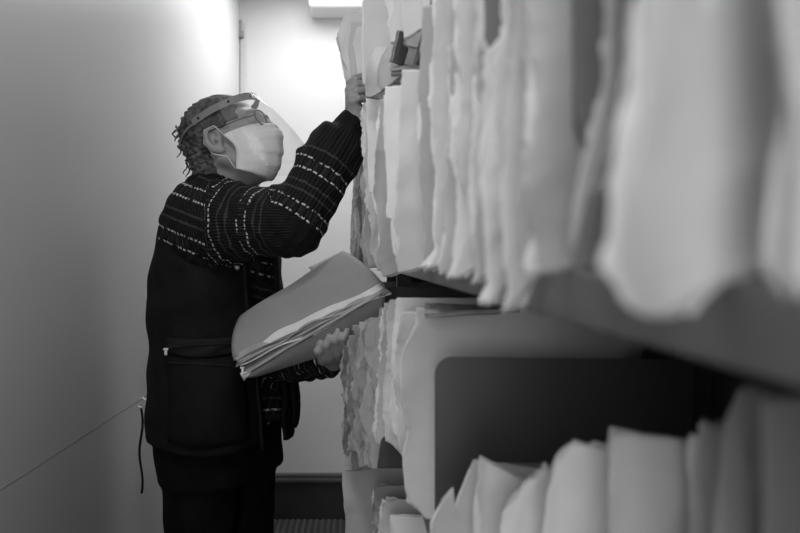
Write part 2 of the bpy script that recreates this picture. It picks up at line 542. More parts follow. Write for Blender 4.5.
def build_sweater():
    S = Field(axis(-.60, .06, .006, []), axis(1.54, 2.24, .006, []), axis(.84, 1.62, .006, []))
    S.put(TLO, THI, torso_fn(-.014, .85, 1.455, 1.0), k=.02)
    S.cone(P(205, 220, 1.84), P(232, 222, 1.80), .098, .092, k=.05)
    S.cone(P(226, 222, 1.80), P(292, 222, 1.69), .088, .070, k=.03)
    FM = P(332, 152, 1.715)
    S.cone(P(292, 222, 1.69), P(316, 186, 1.69), .071, .063, k=.03)
    S.cone(P(316, 186, 1.69), FM, .057, .048, k=.015)
    # folded cuff, then the ribbed inner cuff
    S.cone(P(325, 166, 1.70), P(334, 152, 1.715), .068, .0665, k=.003)
    S.cone(P(336, 150, 1.72), P(347.5, 129, 1.735), .041, .038, k=.004)
    # the other sleeve
    S.cone(SL_ + Vector((0, -.02, 0)), EL2, .075, .062, k=.04)
    S.cone(EL2, P(300, 358, 1.83), .060, .053, k=.02)
    S.cone(P(300, 358, 1.83), P(328, 358, 1.705), .053, .042, k=.02)
    X, Y, Z = np.meshgrid(S.X, S.Y, S.Z, indexing='ij', sparse=True)
    # cloth folds round the elbow and over the arm
    S.f += (.0035 * np.sin(X * 95 + Z * 60) * np.sin(Z * 45 - Y * 30 + .7) + .002 * np.sin(X * 190 - Z * 120 + Y * 50)).astype(np.float32)
    # neck opening
    S.cone(P(229, 178, 1.955), P(226, 200, 1.965), .066, .058, k=.008, op='sub')
    seam = P(212, 222, 1.80)
    def attrs(V):
        s1, d1 = dseg(V, P(205, 220, 1.84), EL); s2, d2 = dseg(V, EL, WR)
        s3, d3 = dseg(V, SL_, EL2); s4, d4 = dseg(V, EL2, WR2)
        cx = np.interp(V[:, 2], TOR[:, 0], TOR[:, 1]); cy = np.interp(V[:, 2], TOR[:, 0], TOR[:, 2])
        th = np.arctan2((V - np.stack([cx, cy, V[:, 2]], 1)) @ RT, (V - np.stack([cx, cy, V[:, 2]], 1)) @ FR)
        L1 = (EL - P(205, 220, 1.84)).length
        band = 1.0 + (V[:, 2] + .38 * (V[:, 0] + .35)) * .8
        around = V[:, 0] * 1.0 - V[:, 1] * .4 + 2
        torso = (V[:, 0] < seam[0] + .012 * np.sin(V[:, 2] * 30)) | (np.abs(th) < .9)
        pat = np.ones(len(V))
        r1 = (d1 < .13) & (d1 <= d2) & ~((V[:, 0] < seam[0])) & (V[:, 2] > 1.17) & (V[:, 1] < 1.92)
        r2 = (d2 < .12) & (d2 < d1) & (V[:, 1] < 1.92) & (V[:, 2] > 1.15)
        r3 = (V[:, 2] < 1.12) & (np.minimum(d3, d4) < .09) & (V[:, 1] < 2.02) & (V[:, 0] > -.27)
        band = np.where(r1, 2.0 + s1 + .025, band); around = np.where(r1, 3 + ringang(V, P(205, 220, 1.84), EL) * .085, around)
        band = np.where(r2, 2.0 + L1 + s2 + .025, band); around = np.where(r2, 3 + ringang(V, EL, WR) * .06, around)
        pat = np.where(r2 & (s2 > .155), 0.0, pat)
        around = np.where(r2 & (s2 > .155), 3 + ringang(V, EL, WR) * .055, around)
        band = np.where(r3, 3.0 + s4, band)
        return dict(band=band, around=around, pattern=pat)
    return sdf_obj('sweater', S, M['sweater'], person, attrs)
build_sweater()

def build_vest():
    S = Field(axis(-.60, -.08, .005, []), axis(1.68, 2.24, .005, []), axis(.76, 1.50, .005, []))
    S.put(TLO, THI, torso_fn(.002, .795, 1.46, 1.0, wr=.0035), k=.001)
    X, Y, Z = np.meshgrid(S.X, S.Y, S.Z, indexing='ij', sparse=True)
    inner = torso_fn(-.010, .70, 1.6, 1.0, wr=.0035)(X, Y, Z).astype(np.float32)
    S.f = np.maximum(S.f, -inner)
    # open front between the two panels
    cx, cy, rd, rw = tor_at(Z)
    a = ((X - cx) * FR[0] + (Y - cy) * FR[1]); b = ((X - cx) * RT[0] + (Y - cy) * RT[1])
    th = np.arctan2(b, a)
    lo = -.55 + .15 * np.clip((1.2 - Z) / .4, 0, 1); hi = .40 - .14 * np.clip((1.2 - Z) / .4, 0, 1) + .25 * np.clip((Z - 1.28) / .12, 0, 1)
    cut = np.minimum(th - lo, hi - th) * .12
    S.f = np.maximum(S.f, cut.astype(np.float32))
    # hem is a little uneven
    S.f = np.maximum(S.f, (.822 + .010 * np.sin(th * 3 + .5) - .02 * np.clip(a * 6, 0, 1) - Z).astype(np.float32))
    # armholes
    S.cone(P(207, 222, 1.95), P(207, 222, 1.6), .090, .112, k=.004, op='sub')
    S.cone(P(234, 222, 2.02), P(234, 222, 2.4), .095, .12, k=.004, op='sub')
    S.cone(P(229, 165, 1.955), P(226, 195, 1.965), .085, .072, k=.006, op='sub')
    v = sdf_obj('vest', S, M['vest'], person)
    def patch(name, t0, t1, z0, z1, off, m, th=.006, bulge=.012, n=14):
        vs, fs = [], []
        for i in range(n + 1):
            for j in range(n + 1):
                u, w = i / n, j / n
                e = (4 * u * (1 - u)) ** .5 * (4 * w * (1 - w)) ** .5
                vs.append(tpt(t0 + (t1 - t0) * u, z0 + (z1 - z0) * w - .012 * math.sin(u * 3.1) * (1 - w), off + bulge * e + .002 * math.sin(u * 13 + w * 7)))
        for i in range(n):
            for j in range(n):
                k = i * (n + 1) + j
                fs.append((k, k + 1, k + n + 2, k + n + 1))
        o = link_mesh(name, vs, fs, m, v)
        s = o.modifiers.new('thickness', 'SOLIDIFY'); s.thickness = th; s.offset = 0
        return o
    patch('pocket', .50, 1.55, .84, 1.035, .008, M['vest'], .005, .020)
    patch('pocket_flap', .52, 1.56, 1.045, 1.075, .014, M['vest_lining'], .004, .006)
    patch('lower_pocket', -.78, -.46, .83, .98, .008, M['vest'], .005, .012)
    def zip_(th0, th1, z0, z1, pull_end):
        n = 20
        pts = [tpt(th0 + (th1 - th0) * i / n, z0 + (z1 - z0) * i / n + .006 * math.sin(i / n * 3.1), .022) for i in range(n + 1)]
        tube('zip', pts, .0028, M['vest_lining'], v, 6)
        p = pts[0] if pull_end == 0 else pts[-1]
        o = FR * 0
        bm = box_bm((-.0035, -.002, -.007), (.0035, .002, .005), .0012)
        box_bm((-.006, -.003, .004), (.006, .003, .009), .001, bm)
        bmesh.ops.translate(bm, verts=bm.verts, vec=p + Vector((0, -.012, -.006)))
        bm_obj('zip_pull', bm, M['metal'], v)
    zip_(1.50, .60, 1.052, 1.060, 0)
    zip_(1.50, .55, 1.020, 1.006, 1)
    # snap button on the front edge
    for z in (1.235,):
        bm = bmesh.new()
        bmesh.ops.create_uvsphere(bm, u_segments=16, v_segments=8, radius=.0065, matrix=Matrix.Translation(tpt(.52, z, .006) + Vector((0, -.004, 0))))
        bm_obj('snap_button', bm, M['metal'], v, True)
    # stitched front facing and the draw cord with its ring at the back hem
    tube('front_edge_piping', [tpt(.40 - .14 * min(1, max(0, (1.2 - z) / .4)), z, .004) for z in np.linspace(.80, 1.27, 24)], .005, M['vest_lining'], v, 8)
    b0 = Vector((-.525, 1.90, .905))
    pts = [b0 + Vector((.012 * math.cos(a), -.004, .012 * math.sin(a))) for a in np.linspace(0, 6.28, 16)[:-1]]
    tube('cord_ring', pts, .0022, M['metal'], v, 6, True)
    tube('draw_cord', [b0 + Vector((-.002 + .004 * math.sin(t * 9), -.002, -.012 - .21 * t)) for t in np.linspace(0, 1, 14)], .003, M['vest'], v, 6)
build_vest()

def build_trousers():
    S = Field(axis(-.60, -.08, .007, []), axis(1.70, 2.24, .007, []), axis(.05, .94, .007, []))
    c = np.array([-.346, 1.965, 0])
    S.put(TLO, THI, torso_fn(-.028, .72, .92, 1.0), k=.02)
    for s in (1, -1):
        hip = c + RT * .085 * s + np.array([0, 0, .80]); knee = c + RT * .10 * s + FR * .012 + np.array([0, 0, .47])
        ank = c + RT * .105 * s - FR * .01 + np.array([0, 0, .10])
        S.cone(hip, knee, .099, .071, k=.03); S.cone(knee, ank, .071, .066, k=.02)
    X, Y, Z = np.meshgrid(S.X, S.Y, S.Z, indexing='ij', sparse=True)
    S.f += (.004 * np.sin(Z * 40 + X * 30) * np.sin(X * 60 + Y * 40)).astype(np.float32)
    S.f = np.maximum(S.f, (.065 - Z).astype(np.float32))
    sdf_obj('trousers', S, M['trouser'], person)
    for s in (1, -1):
        B = Field(axis(-.62, -.05, .006, []), axis(1.66, 2.24, .006, []), axis(-.02, .14, .006, []))
        ank = c + RT * .105 * s - FR * .01
        B.cone(ank + np.array([0, 0, .09]) - FR * .02, ank - FR * .05 + np.array([0, 0, .04]), .05, .042, k=.02)
        B.cone(ank + np.array([0, 0, .05]), ank + FR * .15 + np.array([0, 0, .036]), .05, .04, k=.03)
        Xs, Ys, Zs = np.meshgrid(B.X, B.Y, B.Z, indexing='ij', sparse=True)
        B.f = np.maximum(B.f, (.001 - Zs).astype(np.float32) + 0 * B.f)
        sh = sdf_obj('shoe', B, M['shoe'], person)
        tube('shoe_lace', [ank + FR * (.06 + .012 * i) + RT * .02 * (-1) ** i + np.array([0, 0, .094 - .004 * i]) for i in range(6)], .003, M['lace'], sh, 6)
build_trousers()

def hxyz(V):
    q = V - np.array(HC)
    return q @ hf, q @ hr, q @ hu

def build_hair():
    S = Field(axis(-.47, -.22, .0026, []), axis(1.82, 2.06, .0026, []), axis(1.40, 1.70, .0026, []))
    S.ell(H(-.020, 0, .026), (.102, .084, .088), HA, .01)
    S.ell(H(-.070, 0, -.090), (.034, .056, .052), HA, .02)
    S.ell(H(-.062, 0, -.040), (.052, .066, .075), HA, .03)
    X, Y, Z = np.meshgrid(S.X, S.Y, S.Z, indexing='ij', sparse=True)
    dx, dy, dz = X - HC[0], Y - HC[1], Z - HC[2]
    f = dx * hf[0] + dy * hf[1] + dz * hf[2]; r = dx * hr[0] + dy * hr[1] + dz * hr[2]; u = dx * hu[0] + dy * hu[1] + dz * hu[2]
    back = np.clip((-f - .02) / .06, 0, 1)
    w = .0048 * (.2 + .8 * back)
    q = np.sin(240 * u + 110 * f + 3 * np.sin(90 * r)) * np.sin(170 * r + 120 * f + 2 * np.sin(130 * u))
    q2 = np.sin(330 * f + 200 * u + 2 * np.sin(140 * r)) * np.sin(300 * r - 190 * u)
    S.f -= (w * (q + .6 * q2)).astype(np.float32)
    line = np.where(u > .02, .050 + .10 * (u - .02), -.008 + 1.3 * np.clip(u + .004, 0, .03) - .034 * np.clip((-u) / .02, 0, 1))
    edge = (f - line + .003 * np.sin(260 * u + 190 * r))
    S.f = np.maximum(S.f, edge.astype(np.float32))
    for s in (1, -1):
        S.ell(H(-.010, .080 * s, -.012), (.026, .034, .034), HA, .004, 'sub')
    S.f = np.maximum(S.f, (-.136 + .008 * np.sin(140 * r) - u).astype(np.float32))
    hair = sdf_obj('hair', S, M['hair'], person)
    # loose curls at the back of the head
    rnd = random.Random(4)
    for k in range(26):
        a = rnd.uniform(-1.0, 1.0); u0 = rnd.uniform(-.105, .09)
        rr = .100 if u0 > -.02 else .100 - .25 * (-.02 - u0)
        c0 = H(-.022 - rr * math.cos(a), .080 * math.sin(a), u0)
        out = -hf * math.cos(a) + hr * math.sin(a)
        pts = []
        for i in range(9):
            t = i / 8
            pts.append(c0 + out * (.004 + .012 * t) - hu * .026 * t + hr * .006 * math.sin(t * 6 + k) + out * .004 * math.cos(t * 6 + k))
        tube('curl', pts, [.0028 * (1 - .6 * i / 8) for i in range(9)], M['hair'], hair, 6)
build_hair()

def build_mask():
    na, nv = 34, 34
    prof = [(.093, .002, .000), (.114, -.010, .02), (.124, -.030, .07), (.122, -.055, .2), (.112, -.082, .2), (.098, -.106, .2), (.082, -.126, .2), (.062, -.138, .2)]
    pf = [p[0] for p in prof]; pu = [p[1] for p in prof]
    vs, fs = [], []
    tv = np.linspace(0, 1, len(prof))
    for j in range(nv + 1):
        v = j / nv
        cf, cu = float(np.interp(v, tv, pf)), float(np.interp(v, tv, pu))
        for i in range(na + 1):
            a = (i / na * 2 - 1)
            e = abs(a)
            sf, su = .010 + .016 * math.sin(v * 3.14), -.008 - .088 * v
            rr = .073 * math.sin(e * 1.45) / math.sin(1.45)
            w = math.cos(e * math.pi / 2) ** (.75 + .5 * (1 - v))
            f_ = sf + (cf - sf) * w; u_ = su + (cu - su) * (1 - e ** 1.6)
            pl = .0045 * (((v * 5.0) % 1.0) - .5) * min(1, 4 * (1 - e)) + .0012 * math.sin(a * 17 + v * 9)
            if v < .5 and e < .35: f_ += .004 * (1 - e / .35) * math.sin(v * 2 * 3.14)
            vs.append(H(f_ + pl, math.copysign(rr + .004, a) if a else 0, u_))
    for j in range(nv):
        for i in range(na):
            k = j * (na + 1) + i
            fs.append((k, k + 1, k + na + 2, k + na + 1))
    mk = link_mesh('face_mask', vs, fs, M['mask'], person)
    s = mk.modifiers.new('thickness', 'SOLIDIFY'); s.thickness = .0016
    for sg in (1, -1):
        top, bot = H(.010, .077 * sg, -.008), H(.010, .077 * sg, -.094)
        ear = [H(-.004, .082 * sg, .020), H(-.030, .084 * sg, .018), H(-.042, .080 * sg, -.010), H(-.030, .078 * sg, -.042), H(.0, .074 * sg, -.060)]
        tube('ear_loop', [top] + ear + [bot], .0014, M['elastic'], mk, 6)
    tube('nose_wire', [vs[na + 1 + i] + hf * .0012 for i in range(8, na - 7)], .0012, M['elastic'], mk, 6)
build_mask()

def build_glasses():
    g = None
    for s in (1, -1):
        pts = []
        for a in np.linspace(0, 2 * math.pi, 28)[:-1]:
            pts.append(H(.106 - .010 * abs(.033 + .025 * math.cos(a)) / .05, s * (.034 + .026 * abs(math.cos(a)) ** .8 * math.copysign(1, math.cos(a))), .008 + .019 * abs(math.sin(a)) ** .8 * math.copysign(1, math.sin(a))))
        if g is None: g = tube('spectacles', [H(.101, -.008, .012), H(.106, 0, .016), H(.101, .008, .012)], .0018, M['frames'], person, 8)
        rim = tube('rim', pts, .0020, M['frames'], g, 8, True)
        link_mesh('lens', [Vector(p) for p in pts], [tuple(range(len(pts)))], M['lens'], g)
        tube('temple_arm', [H(.096, .060 * s, .012), H(.06, .074 * s, .012), H(-.02, .081 * s, .012), H(-.034, .079 * s, -.002)], .0016, M['frames'], g, 8)
build_glasses()

def build_visor():
    # head band, a ring that sits on the forehead and runs back over the ears
    def ring(a, du=0.0, g=0.0):
        return H(-.012 + (.106 + g) * math.cos(a), (.088 + g * .8) * math.sin(a), .052 + du + .018 * math.cos(a))
    n = 40
    A = np.linspace(-1.95, 1.95, n + 1)
    vs, fs = [], []
    for a in A:
        for du, g in ((-.0085, 0), (.0085, 0), (.0085, .0035), (-.0085, .0035)):
            vs.append(ring(a, du, g))
    for i in range(n):
        for k in range(4):
            fs.append((i * 4 + k, i * 4 + (k + 1) % 4, i * 4 + 4 + (k + 1) % 4, i * 4 + 4 + k))
    fs += [(0, 3, 2, 1), (n * 4, n * 4 + 1, n * 4 + 2, n * 4 + 3)]
    v = link_mesh('face_shield', vs, fs, M['band'], person, smooth=False)
    for a in (-1.75, -1.0, -.35, .35, 1.0, 1.75):
        bm = bmesh.new()
        bmesh.ops.create_uvsphere(bm, u_segments=10, v_segments=6, radius=.0034, matrix=Matrix.Translation(ring(a, 0, .005)))
        bm_obj('rivet', bm, M['rivet'], v, True)
    # strap round the back of the head
    tube('head_strap', [ring(a, -.004 - .012 * ((abs(a) - 1.95) / 1.2) , .006) for a in np.concatenate([np.linspace(1.95, math.pi, 12), np.linspace(-math.pi, -1.95, 12)])], .003, M['band'], v, 6)
    # the clear sheet
    vs, fs, edge = [], [], []
    nu = 16
    A = np.linspace(-1.25, 1.25, n + 1)
    for j in range(nu + 1):
        t = j / nu
        for a in A:
            p = ring(a, .006, .0045)
            out = hf * (.085 * max(0, math.cos(a)) ** 1.2) + hr * .018 * math.sin(a)
            k = t * (1 - .18 * (a / 1.25) ** 4)
            vs.append(p - hu * .205 * k + out * t * (1.5 - .5 * t))
    for j in range(nu):
        for i in range(n):
            k = j * (n + 1) + i
            fs.append((k, k + 1, k + n + 2, k + n + 1))
    sh = link_mesh('clear_visor', vs, fs, M['shield'], v)
build_visor()
adopt(person)

# ------------------------------------------------------------------ shelving
LIP = 0.10
XBK = 0.47
TOPS = dict(A=CZ - .005, B=CZ + .355, C=CZ - .365, D=CZ - .73, E=CZ - 1.10, T=CZ + .72)
unit = empty('shelving_unit', (0.27, 0.9, 0), 'grey metal shelving unit holding all the files along the aisle', 'shelf')
for k, z in TOPS.items():
    s = bm_obj('shelf', box_bm((LIP, -1.2, z - .024), (XBK, 2.75, z - .0005), .0015), M['shelf'], unit)
bm_obj('end_panel', box_bm((LIP + .01, 2.735, .02), (XBK, 2.74, 2.0)), M['shelf_dark'], unit)
for y in (-1.2, .04, 2.025, 2.7):
    for x0 in (LIP + .004, XBK - .036):
        bm = box_bm((x0, y, 0), (x0 + .036, y + .003, 2.05))
        box_bm((x0 if x0 > .2 else x0, y + .003, 0), (x0 + .003, y + .030, 2.05), 0, bm)
        bm_obj('upright', bm, M['shelf_dark'], unit)
bm_obj('back_panel', box_bm((XBK, -1.2, .05), (XBK + .003, 2.75, 2.05)), M['shelf_dark'], unit)
bm = box_bm((.434, 1.03, 0), (.439, 1.06, 2.05)); box_bm((.439, 1.03, 0), (XBK, 1.033, 2.05), 0, bm)
bm_obj('upright', bm, M['shelf'], unit)
adopt(unit)

# ------------------------------------------------------------------ files
RN = random.Random(11)
def nz(x, y=0.0, z=0.0): return noise.noise((x, y, z))

def leaf(name, m, parent, d, edge, shelf_z, zt, length, seed, wseed, curl=0.0, wave=.004, rag=.003, dy=0.0, dx=0.0, dz=0.0,
         topslope=0.0, toprag=.001, th=.0007, ns=16, nt=84, spread=.007, sheets=1, gap=.0015, botflap=0.0, crumple=0.0, bulge=0.0):
    """One or several upright sheets. edge: (x, z) of the front edge from bottom to top."""
    ex = [e[0] for e in edge]; ez = [e[1] for e in edge]
    z0, z1 = ez[0], zt
    vs, fs = [], []
    for q in range(sheets):
        sd = seed + q * 3.7
        jx = dx + (RN.uniform(-spread, spread * 1.2) if sheets > 1 else 0)
        jz = RN.uniform(-.010, .002) if sheets > 1 else 0
        yb = d + dy + q * gap
        base = len(vs)
        for i in range(ns + 1):
            s = (i / ns) ** 1.7
            for j in range(nt + 1):
                t = j / nt
                zf = z0 + (z1 - z0) * t
                xf = float(np.interp(zf, ez, ex)) + jx
                tear = rag * (.7 * nz(zf * 40, sd) + .45 * nz(zf * 150, sd + 9) + .3 * nz(zf * 420, sd + 3)) + rag * 5 * max(0, nz(zf * 16, sd + 4) - .12)
                xf += tear
                x = xf + s * length
                pro = max(0.0, LIP - .004 - x)
                # bottom rises to the shelf where the sheet comes onto it
                w = max(0, min(1, (x - xf) / max(.006, LIP - .003 - xf)))
                zb = shelf_z + .001 if x >= LIP - .003 else z0 + (shelf_z + .001 - z0) * (w ** 1.5)
                if z0 > shelf_z and x < LIP: zb = max(zb, shelf_z + .001)
                top = z1 + jz + dz + topslope * (x - xf) + toprag * nz(x * 70, sd + 2) + toprag * .6 * nz(x * 200, sd)
                z = zb + (top - zb) * t
                k = (pro / .07)
                y = yb - curl * k ** 1.4 * (.6 + .8 * nz(z * 6, wseed * .7)) - bulge * k * math.sin(min(1, t) * 3.14)
                y += wave * (.25 + min(1.5, k)) * (nz(x * 16, z * 8, wseed) + .45 * nz(x * 45, z * 22, wseed + 5) + .12 * nz(x * 45, z * 22, sd + 5))
                if crumple: y += crumple * (.3 + k) * (abs(nz(x * 55, z * 12, wseed + 1)) + .4 * abs(nz(x * 70, z * 45, wseed + 3)) - .3)
                if botflap and z < shelf_z + .05: y -= botflap * min(1.2, k) * ((shelf_z + .05 - z) / .05) ** 1.3
                vs.append((x, y, z))
        for i in range(ns):
            for j in range(nt):
                k = base + i * (nt + 1) + j
                fs.append((k, k + 1, k + nt + 2, k + nt + 1))
    o = link_mesh(name, vs, fs, m, parent)
    sol = o.modifiers.new('thickness', 'SOLIDIFY'); sol.thickness = th; sol.offset = 0
    return o

NAMES = []
def make_file(shelf, d, pix, label, tone='grey', zt=None, length=.235, thick=.012, sheets=4, paper='paper', group=None, back=True, cat='file', name='case_file', **kw):
    sz = TOPS[shelf]
    edge = []
    for x, y in pix:
        p = P(x, y, d); edge.append((p[0], p[2]))
    edge.sort(key=lambda e: e[1])
    if zt is None: zt = edge[-1][1]
    root = empty(name, (edge[0][0] + .1, d, sz), label, cat, group)
    seed = RN.uniform(0, 90)
    leaf('front_cover', M['f_' + tone], root, d, edge, sz, zt, length, seed, seed, **kw)
    kp = dict(kw); kp['rag'] = kw.get('rag', .003) * 1.2
    if sheets:
        leaf('papers', M[paper], root, d, edge, sz, zt - .004, length - .01, seed + 20, seed, sheets=sheets, gap=thick * .7 / sheets, dy=thick * .15, dx=.004, ns=12, nt=70, **kp)
    if back:
        leaf('back_cover', M['f_' + tone], root, d, edge, sz, zt, length, seed + 7, seed, dy=thick, dx=.002, **kw)
    adopt(root)
    return root

# eye-level shelf, from the far end towards the viewer
A = 'A'
FAR = 'far torn files on the eye-level shelf'
far_label = 'thin torn file with ragged edge, among those under the raised arm'
for d, pix, tone in (
    (2.45, [(351, 268), (350, 235), (352, 205), (356, 166)], 'light'),
    (2.32, [(356, 268), (353, 240), (354, 200), (358, 160)], 'pale'),
    (2.20, [(353, 262), (357, 230), (355, 190), (359, 156)], 'grey'),
    (2.08, [(360, 268), (356, 240), (359, 200), (357, 180), (361, 150)], 'light'),
    (1.96, [(358, 266), (361, 236), (357, 200), (362, 170), (361, 142)], 'mid'),
    (1.84, [(364, 267), (360, 240), (363, 215), (359, 180), (363, 136)], 'light')):
    make_file(A, d, pix, far_label, tone, rag=.006, wave=.005, sheets=4, crumple=.004, spread=.012, group=FAR)
make_file(A, 1.70, [(369, 268), (362, 235), (366, 205), (360, 185), (364, 128)], 'torn pale file with crumpled edge, last before the white sheets on the eye-level shelf', 'pale', rag=.006, wave=.006, sheets=5, crumple=.006, spread=.01)
make_file(A, 1.56, [(378, 271), (371, 250), (372, 225), (366, 200), (363, 150), (361, 103)], 'pale file with curled corner below the end white sheets', 'light', rag=.006, wave=.008, sheets=4, crumple=.008)
make_file(A, 1.40, [(369, 192), (367, 150), (366, 99)], 'narrow white file beside the sleeve cuff, its lower end stopping short of the shelf', 'white', sheets=3, rag=.0012, wave=.003, toprag=.002)
make_file(A, 1.28, [(384, 277), (377, 262), (379, 240), (373, 200), (377, 130), (380, 100)], 'grey file whose lower end shows below the narrow white file', 'grey', sheets=4, rag=.003, wave=.006, crumple=.006, curl=.01)
make_file(A, 1.14, [(388, 218), (386, 150), (384, 120), (385, 86)], 'white file with clean top edge under the gap in the files', 'white', sheets=4, rag=.0015, wave=.003, toprag=.002)
make_file(A, 1.01, [(399, 273), (394, 255), (391, 225), (396, 200), (400, 120), (402, 70)], 'pale grey file at the end of the eye-level shelf with a looped lower corner', 'light', sheets=4, rag=.003, wave=.006, curl=.012)
make_file(A, .86, [(424, 272), (423, 250), (426, 235), (420, 180), (417, 110), (421, 40), (423, 5)], 'tall grey file with smooth face next to the white file', 'grey', sheets=3, wave=.003, rag=.002)
make_file(A, .79, [(423, 268), (427, 262), (436, 250), (436, 195), (432, 100), (436, -20)], 'light file with a pale folded lower edge, just in front of the smooth grey one', 'light', sheets=4, rag=.003, curl=.008)
make_file(A, .70, [(441, 275), (438, 262), (443, 235), (445, 195), (450, 100), (447, -60)], 'grey file with wavy edge between two light ones', 'pale', sheets=4, wave=.006, rag=.003)
make_file(A, .62, [(452, 279), (458, 262), (462, 200), (453, 140), (457, 60), (459, -70)], 'light file with small bright dog ears', 'light', sheets=5, rag=.004, wave=.006, crumple=.006)
make_file(A, .545, [(468, 284), (474, 262), (470, 200), (474, 130), (478, 20), (476, -90)], 'pale file with pointed lower corner at the start of the blurred files', 'pale', sheets=4, wave=.005, rag=.003, botflap=.01)
make_file(A, .475, [(482, 305), (486, 280), (483, 210), (488, 140), (489, 60), (504, 28), (507, -120)], 'light blurred file with crumpled corner hanging over the shelf edge', 'light', sheets=4, crumple=.012, wave=.006, rag=.004, botflap=.022)
make_file(A, .415, [(500, 312), (508, 285), (498, 220), (504, 120), (516, 40), (515, -160)], 'blurred file with thin light edge and torn lower corner', 'light', sheets=3, wave=.006, rag=.003, curl=.008, botflap=.012)
make_file(A, .365, [(520, 275), (523, 240), (517, 180), (524, 90), (522, -200)], 'wide blurred grey file with a plain face', 'pale', sheets=3, wave=.012, rag=.003, crumple=.010)
make_file(A, .300, [(572, 266), (566, 235), (574, 190), (594, 120), (606, 80), (600, -250)], 'blurred file with a slanting light edge before the largest file', 'light', sheets=2, wave=.008, rag=.003, curl=.006, thick=.009, crumple=.006)
make_file(A, .205, [(654, 318), (622, 300), (604, 262), (612, 200), (630, 110), (642, 40), (640, -420)], 'largest blurred file with a white drooping lower edge', 'light', sheets=3, wave=.010, rag=.003, bulge=.008, botflap=.02, thick=.006, crumple=.010)
make_file(A, .165, [(792, 300), (774, 270), (780, 200), (791, 110), (789, 60), (782, 0), (782, -480)], 'nearest blurred file at the edge of view on the eye-level shelf', 'light', sheets=2, wave=.003, rag=.0015, thick=.008)

make_file(A, .50, [(506, 270), (505, 140), (500, 70), (485, 38), (483, -90)], 'dark sheets standing in for shade in the upper gap among the blurred light files', 'dark', sheets=2, rag=.001, wave=.002)  # added dark sheets, shade of the upper gap put into their colour
make_file(A, .335, [(602, 268), (600, 190), (592, 150), (577, 120), (575, -210)], 'dark sheets standing in for the narrow shaded gap before the slanting light edge', 'dark', sheets=2, rag=.001, wave=.002)  # dark tone stands for shade between two light files
make_file(A, .262, [(574, 272), (580, 240), (592, 190), (616, 115), (626, 60), (618, -300)], 'dark sheets standing in for the slanting shaded gap beside the largest blurred file', 'dark', sheets=2, rag=.001, wave=.002)  # dark tone stands for the slanting shadow gap; sheets added to carry it
make_file(A, .183, [(792, 290), (780, 240), (772, 180), (779, 95), (800, 30), (800, -430)], 'darker sheets standing in for shade in the gap before the nearest eye-level file', 'mid', sheets=1, rag=.0006, wave=.001, thick=.006)  # sheets added so their darker tone reads as a shaded gap

# top shelf in view
Bs = 'B'
hand_file = make_file(Bs, 1.80, [(357, 99), (347, 82), (343, 60), (337, 35), (343, 14)], 'fanned white file being pulled out by the raised hand', 'white', sheets=7, rag=.003, wave=.008, curl=.004, thick=.03, toprag=.006, spread=.014)
for q, (dd, pp, tn) in enumerate(((1.788, [(357, 97), (352, 78), (348, 48), (351, 22)], 'light'), (1.778, [(361, 96), (357, 72), (353, 44), (357, 27)], 'white'))):
    ed = sorted([(P(x, y, dd)[0], P(x, y, dd)[2]) for x, y in pp], key=lambda e: e[1])
    lf = leaf('paper_sheet', M['f_' + tn], hand_file, dd, ed, TOPS['B'], ed[-1][1], .2, 40 + q, 12 + q, wave=.003, rag=.002, curl=.002)
    lf.matrix_parent_inverse = Matrix.Translation(hand_file.location).inverted()
make_file(Bs, 1.55, [(363, 84), (361, 60), (362, 20), (362, -30)], 'white file next to the raised hand', 'white', sheets=3, rag=.0015)
make_file(Bs, 1.43, [(366, 97), (364, 70), (364, 0), (364, -60)], 'tall pale file hanging over the shelf edge in front of the raised hand', 'light', sheets=3, rag=.0012, wave=.003)
make_file(Bs, 1.36, [(369, 97), (365, 90), (366, 70), (370, 58), (376, 47)], 'short folded pale sheet lying against the tall pale file', 'light', sheets=0, back=False, rag=.002, wave=.006, length=.022, cat='sheet', name='loose_sheet', bulge=.01)
make_file(Bs, 1.30, [(391, 42), (388, 25), (386, 5), (387, -40)], 'light file with curled white edge above the dark gap', 'light', sheets=3, rag=.004, wave=.006)
make_file(Bs, 1.19, [(404, 38), (402, 10), (402, -50)], 'pale file above the gap with a straight lower edge', 'light', sheets=3, rag=.001, wave=.003)
make_file(Bs, 1.06, [(425, 52), (423, 20), (424, -70)], 'pale file above the smooth grey one with bright fold', 'light', sheets=3, rag=.003, wave=.004)

# a grey folder lying in the gap on top of the standing files
def flat_folder(name, label, corners, m, th=.012, cat='folder', sag=.008, seed=1.0, n=14, papers=True):
    c = [Vector(q) for q in corners]
    cen = sum(c, Vector()) / 4
    root = empty(name, cen, label, cat)
    nrm = (c[1] - c[0]).cross(c[3] - c[0]).normalized()
    if nrm.z < 0: nrm = -nrm
    def sheet(nm, off, mm, k, ins=0.0, t=.0012):
        vs, fs = [], []
        for i in range(n + 1):
            for j in range(n + 1):
                u, v = ins + (1 - 2 * ins) * i / n, ins + (1 - 2 * ins) * j / n
                p = c[0] * (1 - u) * (1 - v) + c[1] * u * (1 - v) + c[2] * u * v + c[3] * (1 - u) * v
                p = p + nrm * (off + sag * nz(u * 2.3, v * 2.3, seed + k) + .3 * sag * nz(u * 9, v * 9, seed + k))
                vs.append(p)
        for i in range(n):
            for j in range(n):
                q = i * (n + 1) + j
                fs.append((q, q + 1, q + n + 2, q + n + 1))
        o = link_mesh(nm, vs, fs, mm, root)
        s = o.modifiers.new('thickness', 'SOLIDIFY'); s.thickness = t; s.offset = 0
    sheet('front_cover', th, m, 0); sheet('back_cover', 0, m, 0)
    if papers: sheet('papers', th * .5, M['paper_grey'], 0, .02, th * .6)
    adopt(root)
    return root
